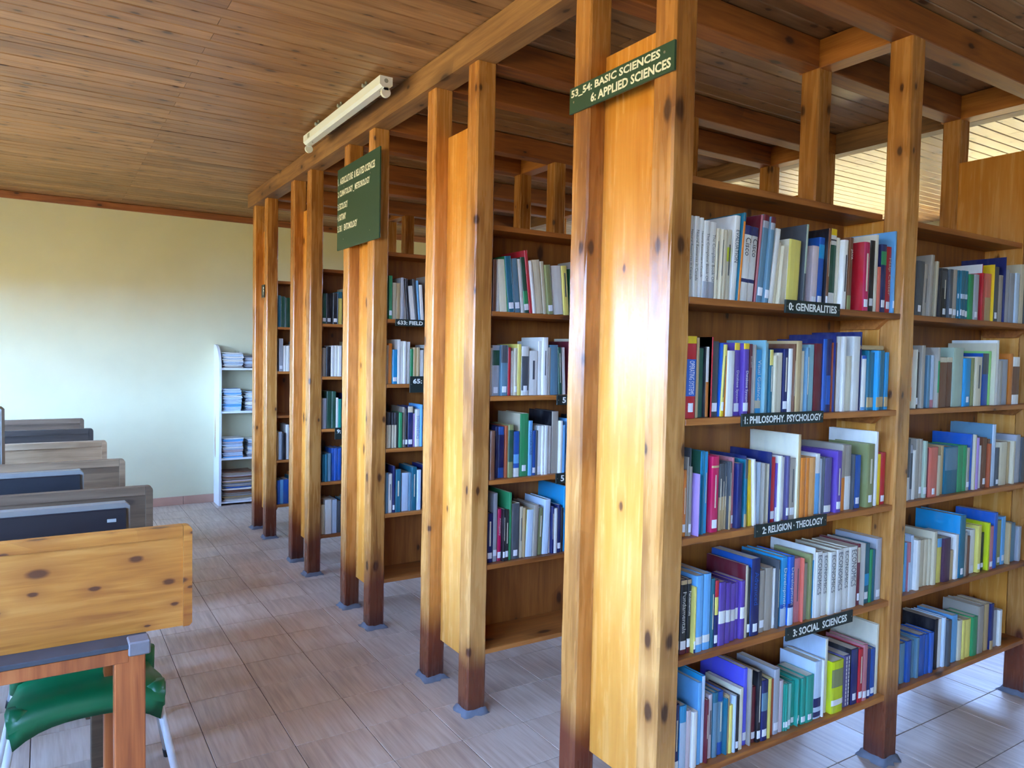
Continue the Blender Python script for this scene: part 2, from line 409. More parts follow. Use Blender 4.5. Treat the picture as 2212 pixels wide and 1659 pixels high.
    # skirting of single tiles along the far wall, cornice strip under the planks
    bb = structure(link('baseboard_far', new_mesh('baseboard_far', *multi_box([(XL, XR, YF-0.004, YF, 0, 0.078)]), ['grout'])))
    x = XL
    while x < XR-0.05:
        L = min(0.285, XR-x)
        box('baseboard_tile', x+0.0015, x+L-0.0015, YF-0.012, YF-0.003, 0.0, 0.08, 'baseboard_tile', bb, 0.002); x += L
    structure(box('trim_1', XL, XR, YF-0.03, YF, ZC-0.062, ZC-0.002, 'cornice_wood', None, 0.004))
build_shell()

# ------------------------------------------------------------------ bookcases
YS = [1.504, 2.599, 3.687, 4.773, 5.875]
PW, PX, DD = 0.084, 0.086, 0.376
XM, XE = 1.157, 2.25
ZT = 2.664
ZSH = [1.672, 1.322, 0.973, 0.618, 0.262]
CASE = ['nearest bookcase', 'second bookcase', 'third bookcase', 'fourth bookcase', 'farthest bookcase']
def mortar_geo(seed):
    rnd = random.Random(seed); n = 20; V = []; F = []
    for k, (r, z) in enumerate(((0.060, 0.0006), (0.052, 0.005), (0.0455, 0.02))):
        for i in range(n):
            t = 2*math.pi*(i+0.5)/n; c, s_ = math.cos(t), math.sin(t); m = max(abs(c), abs(s_))
            q = r/m*(1+rnd.uniform(-0.16, 0.16)*(1 if k == 0 else 0.3 if k == 1 else 0.05))
            V.append((c*q, s_*q, z*(1+rnd.uniform(-0.3, 0.3)*(k > 0))))
    for k in range(2):
        for i in range(n): j = (i+1) % n; F.append((k*n+i, k*n+j, (k+1)*n+j, (k+1)*n+i))
    F.append(tuple(range(2*n, 3*n)))
    return V, F
MORTAR = [new_mesh('base_mortar', *mortar_geo(k), ['mortar'], smooth=True) for k in range(3)]
def rough_post():
    """squared post with slightly wavy arrises"""
    rnd = random.Random(3); n = 26; V = []; F = []
    c = 0.006; a, b = PX/2, PW/2
    ring = [(-a+c, -b), (a-c, -b), (a, -b+c), (a, b-c), (a-c, b), (-a+c, b), (-a, b-c), (-a, -b+c)]
    for i in range(n+1):
        z = ZT*i/n
        for x, y in ring:
            V.append((x+rnd.uniform(-0.0012, 0.0012), y+rnd.uniform(-0.0012, 0.0012), z))
    for i in range(n):
        for k in range(8): j = (k+1) % 8; F.append((i*8+k, i*8+j, (i+1)*8+j, (i+1)*8+k))
    F.append(tuple(range(7, -1, -1))); F.append(tuple(n*8+k for k in range(8)))
    return new_mesh('post', V, F, ['pine_post'])
POST = rough_post()
CLEAT = new_mesh('shelf_cleat', *prism([(0.045, 0.0), (0.225, 0.0), (0.225, -0.036), (0.085, -0.036)], 'x', -0.012, 0.012), ['pine_shelf'])
def bookcase(k):
    y0 = YS[k]; O = (0, y0, 0)
    lab = ['tall pine bookcase nearest the front, holding the GENERALITIES and PHILOSOPHY shelves', 'pine bookcase second in the row, bottom shelf left empty',
           'pine bookcase third in the row, behind the large AGRICULTURE signboard', 'pine bookcase fourth in the row, between the signboard bookcase and the last one',
           'pine bookcase farthest in the row, beside the white magazine rack'][k]
    t = thing('bookcase', lab, 'bookcase', O, 'pine bookcases along the aisle')
    def bx(name, x0, x1, a, b, z0, z1, mat, c=0.002): return box(name, x0, x1, y0+a, y0+b, z0, z1, mat, t, c, O)
    for xi, x in enumerate((0, XM, XE)):
        for yi, dy in enumerate((0, DD)):
            p = link('post', POST, t, (x+PX/2, dy+PW/2, 0.0))
            link('base_mortar', MORTAR[(k+xi+yi) % 3], p, (0, 0, 0), (0, 0, 1.5708*((k*2+xi+yi) % 4)))
    for x in (0.065, XE+0.002):
        bx('end_panel', x, x+0.02, PW, DD, 0.18, 2.455, 'pine_panel', 0.001)
    bx('divider_panel', XM+0.001, XM+0.02, PW, DD, 0.18, 2.0175, 'pine_panel', 0.001)
    for a, b in ((PX, XM), (XM+PX, XE)):
        bx('back_panel', a+0.0005, b-0.0005, 0.242, 0.256, 0.24, 2.018, 'pine_back', 0.0)
        for z in ZSH:
            bx('shelf', a+0.0005, b-0.0005, 0.004, 0.2415, z-0.02, z, 'pine_shelf', 0.0015)
            for x in (a+0.0125, b-0.0125): link('shelf_cleat', CLEAT, t, (x, 0.0, z-0.02))
        bx('top_board', a+0.0005, b-0.0005, PW+0.002, DD-0.002, 2.018, 2.04, 'pine_shelf', 0.0015)
    # head frame: rails along the case over each row of posts, short ties between them
    bx('top_rail', PX+0.001, XE-0.001, 0, PW, ZT, ZC-0.004, 'pine_crossbeam', 0.003)
    for a, b in ((PX, XM), (XM+PX, XE)): bx('top_rail', a+0.001, b-0.001, DD, DD+PW, ZT, ZC-0.004, 'pine_crossbeam', 0.003)
    bx('tie_beam', XM, XM+PX, PW+0.001, DD+PW+0.012, ZT, ZC-0.004, 'pine_tie', 0.003)
    bx('tie_beam', XE, XE+PX, 0.001, DD+PW+0.012, ZT, ZC-0.004, 'pine_tie', 0.003)
for k in range(5): bookcase(k)
# long beams across the heads of all the bookcases
def beam(x0, x1, y0, y1, label):
    # wany-edged timber, slightly bowed
    n = 30; V = []; F = []; rnd = random.Random(int(x1*100)); L = y1-y0
    for i in range(n+1):
        y = y0+L*i/n-(y0+y1)/2; w = rnd.uniform(-0.002, 0.002)
        ring = [(x0, ZT+0.001+w*0.4), (x0+0.008, ZT+0.0005), (x1-0.004, ZT+0.0005), (x1, ZT+0.005), (x1, ZC-0.003), (x0+w, ZC-0.003)]
        for x, z in ring: V.append((x-(x0+x1)/2, y, z-ZT))
    m = 6
    for i in range(n):
        for k in range(m): j = (k+1) % m; F.append((i*m+k, (i+1)*m+k, (i+1)*m+j, i*m+j))
    F.append(tuple(range(m))); F.append(tuple(n*m+k for k in range(m-1, -1, -1)))
    me = new_mesh('ceiling_beam', V, F, ['pine_beam'])
    bm = bmesh.new(); bm.from_mesh(me); bmesh.ops.recalc_face_normals(bm, faces=bm.faces[:]); bm.to_mesh(me); bm.free()
    return tag(link('ceiling_beam', me, None, ((x0+x1)/2, (y0+y1)/2, ZT)), label, 'beam')
beam(-0.018, 0.085, 1.42, 6.44, 'long brown timber beam over the aisle posts, under the plank ceiling')
beam(XE+PX+0.001, XE+PX+0.085, 1.42, 6.44, 'long timber beam over the right-hand ends of the bookcases')

# ------------------------------------------------------------------ books
BOOKS = """110|95 17 237 32 0.3 W x:Natural_Resources_in_Canada:K
112 13 236 33 0.3 W x:Natural_Resources_in_Canada:K
126 17 235 27 0.5 W x:Natural_Resources_in_Canada:K
144 12 232 23 0.5 W x:Natural_Resources_in_Canada:K
156 22 225 19 0.7 W b:0:.22:G x:The_Complete_Book_Of:D
185 25 225 25 0.9 W b:0:.22:G x:The_Complete_Book_Of:D
211 14 209 25 1.5 C t
226 10 207 19 1.8 C t
236 14 206 19 2 C
269 17 213 36 2.2 I b:.55:.75:l t
286 24 257 30 3.2 W x:EVALUATION:D
310 9 268 22 4 O b:.9:1:T cT
323 33 231 26 4.4 W b:.88:1:N b:.25:.3:N x:Cisco:K
367 29 232 36 4.6 W b:.88:1:N b:.25:.3:N x:Cisco:K
397 10 274 34 5 k cM
408 27 276 33 5.4 s b:.93:1:M b:.85:.93:G L
435 21 271 25 5.4 s b:.93:1:M b:.85:.93:G L
459 21 238 27 7 W
483 12 196 30 6 C
~496 7 186 19 5.5 C
514 25 188 28 4.5 I
539 59 209 23 2.6 y cI
615 10 265 19 2.6 z b:0:.4:D cD
625 10 267 34 2.6 z b:0:.4:D cD
671 33 202 30 2.2 q L
709 30 234 34 2.2 B L b:.7:.9:c
740 14 265 22 1.8 b L cK t
771 33 269 34 1.6 W b:.92:1:Y b:.85:.87:K b:.2:.8:d
807 16 242 34 1.4 I
823 26 235 18 1.4 W t
855 22 246 18 1 b b:0:.2:o x:JAVA:W
~877 4 236 31 1.2 W
924 33 236 4 0 P L t cR
994 29 251 27 0.5 K L cI
1024 16 274 26 0.5 I
~1040 16 161 22 0 a
1060 33 243 24 0 N L b:.7:.9:g
1108 30 240 33 0 R L x:Help_Center:C
1139 11 297 24 0 L L
#
111|92 42 238 12 0 R L b:.91:1:Y b:.27:.72:B x:OPERATING_SYSTEMS:W cP
143 10 234 21 0 n
163 20 204 31 0 d
~183 4 209 26 0 K t
195 12 209 32 0 W b:0:.5:O
~207 4 238 22 0 R
~207 4 238 24 0 W
220 29 226 32 0 D L
~249 4 221 27 2 B
250 12 217 22 3 y L t b:0:.1:Y
~262 4 219 27 2 B
269 33 199 18 0.6 W cO
322 24 224 35 0 V L b:.9:1:Y x:Database_Systems:W
346 25 223 20 0 V L b:.92:1:Y x:Database_Systems:W
388 11 222 33 0 M x:SECURITY:W
~400 7 220 25 0 e
422 26 205 35 0 c cW b:.1:.22:C x:Visual_Guidance:W
~449 7 235 25 0 t
~468 9 228 35 0 t
478 16 206 28 0 T b:.76:1:y t
494 14 188 22 0 C
518 26 197 31 0 I
548 24 209 30 0 N L t
573 22 211 30 0 W cN
~595 8 227 26 0 b t
603 27 237 22 0 n
640 12 205 30 0 C
653 12 216 20 0 s t
679 26 227 30 0 t
707 40 231 29 0 M
747 21 247 25 0 B cN
779 24 248 32 0 N b:.1:.5:B
~804 4 264 21 0 N
804 19 236 25 0 b cr
834 21 257 32 0 W
856 20 259 25 0 W
884 34 192 31 0 I
919 44 261 29 0 W
~973 5 278 35 0 N
988 26 195 36 0 W b:0:.06:L b:.94:1:B
1014 18 213 31 0 T b:.05:.22:n
1036 21 207 33 0 T b:.05:.22:n
1057 20 214 21 0 c b:.05:.22:n
1094 22 215 31 0 T b:.05:.22:n
1127 23 209 33 0 c b:.05:.22:n
#
112|95 13 207 25 0 s
111 13 196 28 0 O L t
~125 6 233 27 0 e
132 11 205 24 0 e L
~143 4 258 35 0 D
~154 4 184 8 0 u
~176 5 248 25 0 c cd t
~181 5 249 18 0 T t
195 14 246 26 0 c t
223 32 230 22 0 P L b:.85:.88:n t
263 14 205 29 0 D b:0:.5:n t
283 13 204 35 0 D b:0:.5:n t
~296 7 205 35 0 D b:0:.5:n t
303 10 209 24 0 D b:0:.5:n t
327 9 219 36 0 k L
336 24 202 21 0 N
370 12 212 21 0 T b:.72:1:D b:0:.2:n
~383 4 222 33 0 N
397 16 209 25 -3.5 Y
413 12 211 19 -3 W
443 15 197 33 0 w
~458 7 195 21 0 e
~466 6 194 33 0 L
~482 10 191 27 0 C
~492 4 228 23 0 N
499 23 211 27 0 R L
~525 8 190 28 0 V b:0:.25:W
534 14 214 20 0 W
~565 10 207 34 0 W x:LITERARY_TERMS:D
575 15 210 23 0 v L
594 30 202 26 0 e t L
624 14 279 19 0 n cI
640 27 202 18 0 O
673 17 200 22 0 O cI
694 31 199 24 0 A
743 23 207 35 0 W b:0:.68:L
~766 10 189 34 0 G
~776 4 194 27 0 D
780 40 192 26 0 v b:.03:.15:W
834 31 213 18 0 V L t
883 17 232 30 0 e b:0:.5:O
906 35 229 33 0 e b:0:.52:W
~941 8 195 24 0 D
962 37 189 32 0 B L
1018 43 228 20 0 o L t
1073 17 270 25 0 W
1097 19 187 29 0 Y
1121 29 191 31 0 R L
#
113|95 16 232 27 0 b L
118 25 223 30 0 K b:.94:1:n b:0:.1:M L x:Fundamentals:W
146 15 222 31 0 K b:.94:1:n b:0:.1:M L x:Fundamentals:W
~162 7 200 18 0 y b:0:.15:N L
170 30 231 19 0 L b:.1:.2:W
204 31 231 21 0 L b:.1:.2:W
237 15 213 22 0 T t
254 15 205 22 0 N b:.75:1:R b:.48:.75:y L
270 29 196 19 0 V b:.35:.55:W cV
304 22 190 22 0 V b:.35:.55:W
335 19 181 29 0 V b:.35:.55:W
360 12 181 34 0 V b:.35:.55:W
373 20 184 24 0 V b:.35:.55:W
394 11 231 25 0 C cM
407 13 220 26 0 K L
420 40 247 22 0 N L x:Advanced:B cB
471 22 202 30 0 e L
498 36 206 32 0 e
~541 10 198 35 0 W L
~551 8 226 25 0 D t
576 30 230 31 0 c b:0:.26:w b:.26:.32:B x:Development:W
606 28 230 24 0 B b:0:.26:w b:.26:.32:N x:Development:W
648 29 217 33 0 k t
~677 5 216 22 0 a
698 19 193 34 0 e
718 15 223 27 0 o
~739 4 199 31 0 c
~743 4 241 28 0 W
748 36 227 24 0 W x:ECONOMICS:D cI
789 29 219 27 0 W x:ECONOMICS:D cI
819 35 219 19 0 W x:ECONOMICS:D cI
856 40 223 19 0 W x:ECONOMICS:D cI
910 31 220 28 0 W x:ECONOMICS:D cI
942 50 219 27 0 W x:ECONOMICS:D cI
1003 15 221 33 0 M b:.7:.95:C L
~1019 4 226 18 0 e
1033 36 219 28 0 T L b:.3:.5:c
~1070 16 194 27 0 g
1089 19 191 29 0 T
1114 36 228 31 0 G L
#
114|~95 7 207 27 0 K b:.85:1:y
103 21 208 28 0 N L t
127 26 199 27 0 c b:0:.75:w cc
155 18 178 29 0 q
174 21 172 22 0 W
201 15 254 28 0 L
218 13 270 30 0 w cc
~231 9 196 21 0 M t
256 16 201 36 0 q t
272 21 204 31 0 T b:0:.85:s
298 23 200 35 0 B b:.2:.85:s t
~321 7 178 23 0 T
~332 6 186 26 0 n
338 14 153 23 0 y
~353 9 181 19 0 w
362 14 180 18 0 K L
381 17 196 22 0 I
412 17 249 34 0 U L
~429 7 248 21 0 e
449 18 183 30 0 M L
467 18 230 22 0 K L t
485 30 198 19 0 N L b:.5:.8:s
518 15 198 21 0 y
~545 9 187 30 0 r
554 28 218 27 0 G L
584 19 174 28 0 q
~604 8 158 26 0 j L
~611 12 159 23 0 j L
~629 14 154 27 0 h L
655 16 154 35 0 j L
~671 4 162 22 0 j L
~685 8 155 31 0 j L
693 24 158 23 0 j L
717 41 161 21 0 j L
763 40 200 24 0 w b:.2:.36:N b:.03:.12:N
~804 8 200 20 0 W
835 14 264 35 0 I cw
849 65 184 14 0 l b:.15:.26:W b:.5:.85:o
931 40 185 25 0 v x:=============:W
971 41 202 21 0 N L cK
1012 25 197 18 0 R L t
1040 27 205 19 0 k L
~1073 17 184 22 0 N L
1096 31 177 26 0 B L
1134 16 261 29 0 I
#
120|1253 25 283 36 2 W
~1278 9 242 34 2 Y
1288 48 203 22 2.4 D L
1350 23 197 29 2.4 e t
1376 22 233 20 2 e
~1398 6 219 35 2.4 W
1438 18 215 33 2 C
~1456 15 190 25 1 K
1486 42 192 32 0 K L b:.6:.95:D t
1529 25 191 24 0 D L
1566 28 193 29 0 e L
~1595 10 192 27 0 T b:.42:.52:w L
~1605 12 191 20 0 T b:.42:.52:w L
1643 23 195 32 0 T b:.42:.52:w L
~1669 16 195 33 0 T b:.42:.52:w L
1685 35 183 27 0 g
1720 39 186 25 0 G L
~1781 15 195 25 0 R
~1796 5 233 35 0 P cW
1830 48 198 34 0 a b:0:.5:n
~1878 4 237 26 0 Y
1881 41 229 25 0 D L
1923 35 197 25 0 e
~1958 4 274 19 0 N
1972 34 225 23 0 G
2008 45 212 22 0 G
2053 38 215 19 0 w
2118 35 258 28 0 C
~2155 41 245 26 0 D
~2196 29 252 18 0 e
#
121|~1253 14 231 21 0 t
~1294 15 226 35 0 O b:0:.12:C t
~1309 4 222 20 0 I
1315 20 213 25 0 K L
1347 23 239 20 0 e
~1371 5 209 35 0 G
1399 21 202 25 0 s
1435 22 203 32 0 w b:0:.15:k
~1458 12 233 18 0 e b:.25:.78:g
1472 54 196 19 0 b b:.9:1:C
1558 40 197 35 0 b b:.9:1:C
1598 74 236 30 0 z
1673 48 194 23 0 c L
1731 25 197 27 0 o
1756 53 202 22 0 C t
1839 48 217 34 0 B b:.6:1:D
~1890 18 227 35 0 F
~1909 4 261 19 0 C
1931 24 274 27 0 W
~1955 25 189 21 0 e
1991 43 194 25 0 G
2059 35 219 31 0 O
2095 62 206 31 0 W b:.2:.8:b
#
122|1253 16 236 21 0 W b:0:.2:k
1274 28 233 24 0 D b:0:.38:W
~1306 15 211 26 0 G b:.2:.85:D
1321 22 190 25 0 W
1353 24 231 30 0 e
1381 18 229 32 0 e L
1400 21 220 24 0 z L
~1425 6 193 26 0 M
1431 59 195 19 0 a L
~1502 21 159 25 0 C
~1543 17 195 35 0 n
1561 96 189 27 0 T b:.5:.97:s
1659 42 190 28 0 g
1703 28 188 29 0 g
~1732 20 177 28 0 e L
~1763 15 231 32 0 B cB
~1778 15 229 23 0 C
1799 21 216 24 0 u
~1843 13 180 34 0 W
1856 32 213 27 0 b L
~1900 12 186 21 0 r
~1912 19 204 35 0 b L
1943 31 265 32 0 w cs
~1975 25 164 27 0 D L
2004 64 187 27 0 C
~2088 18 183 34 0 n
~2106 19 187 20 0 C
2146 43 212 27 0 G
2189 36 200 22 0 D
#
123|1253 36 225 24 0 z b:.5:1:g
~1307 14 189 33 0 L
~1321 13 190 25 0 k b:0:.6:w
1347 18 213 32 0 w
1364 25 195 18 0 W
1423 28 185 36 0 C
1451 23 184 35 0 C
~1474 16 184 30 0 C
1491 26 213 22 0 C
1536 32 179 30 0 y b:.8:1:L
1569 52 176 21 0 i
~1627 24 121 25 0 n
1652 26 183 19 0 W
1685 44 257 19 0 T L cc
~1734 15 184 21 0 e
~1752 20 165 21 0 b
1796 42 184 33 0 W L
1839 29 199 22 0 y L
~1891 23 161 33 0 K L
~1914 18 203 18 0 l
1935 31 186 19 0 k L
1967 31 241 19 0 B
2033 33 198 35 0 o L
2066 35 211 33 0 L L
~2102 16 182 18 0 n
2156 42 172 35 0 s
~2199 26 155 22 0 G
#
124|1253 33 160 23 0 B
1299 32 156 29 0 s
1332 31 161 22 0 B
~1393 12 150 36 0 s
~1405 19 160 25 0 s
1432 40 163 28 0 B
1474 26 160 28 0 B
1500 28 162 23 0 B
1550 21 204 31 0 K
1583 23 200 36 0 W
1606 21 203 29 0 w
1627 27 190 20 0 D
1685 41 195 33 0 L
1726 33 169 30 0 I
~1759 23 165 27 0 y
1790 40 161 30 0 y
1830 43 166 23 0 g
1878 46 204 23 0 e
1940 35 202 27 0 n
1975 26 200 19 0 N b:0:.2:n
~2025 29 162 29 0 G
~2054 28 158 21 0 W
#
210|103 16 215 25 0 b
127 16 212 36 0 W
144 36 218 31 -4 I
180 31 233 24 -6 T L cg
218 29 227 33 -6 s L
252 17 228 38 -6.5 W
269 24 237 36 -7 d L b:.1:.4:g
294 15 268 34 -7.5 R
~309 12 224 26 -7 W
325 38 230 30 -7 C
364 19 227 31 -6.5 C
383 28 213 22 -6.5 o L
419 53 213 32 -5.5 W
473 28 217 29 -5.5 y t
#
211|95 14 199 29 0 W
112 35 211 33 0 G L b:.6:.9:d
148 33 212 21 0 s L b:.65:1:D
~183 13 203 24 0 R
~207 9 189 38 0 W L
~216 14 201 25 0 C L
231 19 218 25 0 y
251 36 209 21 0 W b:.1:.8:D L
292 45 191 26 0 W t
340 17 233 30 0 W
358 28 250 21 0 W t
~390 14 207 25 0 e
404 44 218 25 -1.5 s
449 19 209 23 -3 d t
478 17 209 34 -3 W
#
212|92 22 205 2 0 b
137 13 219 37 0 N
151 29 216 36 0 B b:.2:.85:N
~180 12 221 28 0 r
192 25 225 21 0 o b:.3:.9:d
221 29 195 26 0 B b:.0:.2:W b:.3:.5:L
254 44 270 29 0 g L cC
298 20 238 27 0 L x:CONVERSATIONS:N
323 16 195 33 0 B L
~340 9 195 33 0 D
351 17 214 36 0 W L
~369 13 214 28 0 W L
382 16 214 24 0 W
~407 15 211 36 0 W
425 36 275 36 0 e cK
461 14 233 22 0 W
~477 14 215 24 0 L
#
213|101 29 209 32 0 N L t
133 19 291 35 0 G L
156 17 222 37 0 P L x:Allelopathy:W
~173 12 222 20 0 K L t
187 15 217 23 0 K L t
206 12 289 28 0 g cg
222 40 240 30 0 D L cI
265 16 222 34 0 C t
~282 11 216 30 0 n
293 35 206 29 2 w cy
328 24 224 24 1.5 e
359 22 207 32 1.5 o t
382 33 242 30 2.5 w
~420 7 204 37 0 W
~428 12 208 23 0 N t
440 17 200 22 0 W
461 18 212 26 0 N L
~480 12 198 26 0 K
494 12 294 28 0 c
#
310|~104 17 232 23 0 g L
127 23 197 33 0 C
~152 21 196 35 0 n
~173 14 226 20 0 G
~194 18 225 36 -2 W
~212 16 222 22 -5 K
233 27 185 26 -6 W
~264 16 224 29 -6 D
~281 12 218 28 -5 L
~293 18 195 24 -4 W
#
311|~95 13 209 33 0 C
110 20 219 35 0 O
130 27 186 24 0 c L
~157 16 241 23 0 W
~177 15 232 29 0 W
~192 16 233 23 0 W
217 20 230 37 0 W
~238 18 191 35 0 g
~257 18 200 35 0 n
~275 16 201 27 0 n
~296 22 186 34 0 W
#
312|~99 13 194 27 0 K b:0:.65:C
~113 14 194 28 0 K b:0:.65:C
~128 14 194 22 0 K b:0:.65:C
~143 12 193 21 0 K b:0:.65:C
~161 10 192 32 0 D
~171 19 192 23 0 g
~199 13 221 37 0 e L
~212 14 215 30 0 K L x:ONE_ON_ONE:Y
227 30 224 30 0 N L b:.85:1:C
~260 10 183 36 0 u
271 25 208 25 0 W x:TOWARDS_ETHICS:B
~297 13 233 20 0 L
#
313|~96 17 222 24 0 s
116 22 213 28 0 W t
~139 13 256 23 0 N L
157 31 235 25 0 T t
197 40 212 33 0 w
~238 14 211 27 0 s
253 31 241 26 0 T t
284 25 224 24 0 w
#
410|~95 23 200 30 0 d L
122 41 202 38 0 K L
163 33 207 23 0 K L
~202 28 217 35 0 T b:0:.8:y
#
411|~95 28 190 34 0 e
124 31 198 31 0 K
~156 23 206 30 0 W
~180 22 207 29 0 W
~202 24 207 22 0 W
#
412|95 32 203 30 0 G
132 33 249 38 0 d
165 28 249 33 0 d
~194 13 206 28 0 W
~207 23 197 28 0 j
#
413|~105 13 181 36 0 T
~119 17 184 20 0 T
~138 22 188 24 0 s
~166 20 220 37 0 B
~185 23 220 32 0 B
~210 25 218 35 0 B
#
414|~95 26 199 30 0 C
122 44 232 21 0 W
171 35 227 30 0 w
~210 24 213 31 0 D
#
510|~95 18 248 22 0 T
116 35 241 29 0 d
155 39 234 37 0 d
#
511|~105 29 259 21 0 G L
~138 22 204 21 0 W
~161 25 204 22 0 W
#
513|~95 12 214 32 0 n
~109 26 222 36 0 w
~135 26 213 23 0 K
~166 25 277 35 0 W
#
514|~95 22 192 24 0 B
~120 26 194 30 0 L
~148 42 195 34 0 B"""
ORD = ['first', 'second', 'third', 'fourth', 'fifth', 'sixth', 'seventh', 'eighth', 'ninth', 'tenth', 'eleventh', 'twelfth', 'thirteenth', 'fourteenth', 'fifteenth', 'sixteenth']
def place(u, bay, s):
    if u == 1 and bay == 1:
        return ['on the GENERALITIES shelf', 'on the PHILOSOPHY shelf', 'on the RELIGION shelf', 'on the SOCIAL SCIENCES shelf', 'on the lowest shelf'][s]
    lv = ['top', 'second', 'third', 'fourth', 'bottom'][s]
    if u == 1: return '%s shelf of right bay' % lv
    return '%s shelf of %s' % (lv, CASE[u-1])
def cover_geo(w, d, h, hard, lean_round):
    """U-shaped cover: rounded spine at -y, boards each side; origin at spine base centre"""
    t = min(0.0022, w*0.16); a = w/2
    bul = min(0.0035, w*0.16)
    outer = [(-a, d), (-a, bul), (-a*0.72, bul*0.3), (0, 0), (a*0.72, bul*0.3), (a, bul), (a, d)]
    inner = [(a-t, d), (a-t, bul+t*1.5), (-a+t, bul+t*1.5), (-a+t, d)]
    P = outer+inner; n = len(P)
    V = [(x, y, 0) for x, y in P]+[(x, y, h) for x, y in P]
    F = []; mi = []
    for i in range(n):
        j = (i+1) % n; F.append((i, j, n+j, n+i)); mi.append(0 if 1 <= i <= 4 else 1)
    # top and bottom: quads of the U
    quads = [(0, 1, 9, 10), (1, 2, 9), (2, 3, 9), (3, 8, 9), (3, 4, 8), (4, 5, 8), (5, 6, 7, 8)]
    for q in quads:
        F.append(tuple(n+i for i in q)); mi.append(1); F.append(tuple(reversed(q))); mi.append(1)
    g = 0.003 if hard else 0.0006
    pb = (-a+t*1.02, a-t*1.02, bul+t*1.6, d-g, g, h-g)
    return V, F, mi, pb
stuffV, stuffF, stuffM = [], [], []
SM = []
def smat(m):
    if m not in SM: SM.append(m)
    return SM.index(m)
def strip(w, z0, z1, bul, proud=0.0005):
    a = w/2*1.0
    pts = [(-a, bul), (-a*0.72, bul*0.3), (0, 0), (a*0.72, bul*0.3), (a, bul)]
    V = [(x*(1+0.012), y-proud, z0) for x, y in pts]+[(x*(1+0.012), y-proud, z1) for x, y in pts]
    return V, [(i, i+1, 6+i, 5+i) for i in range(4)]
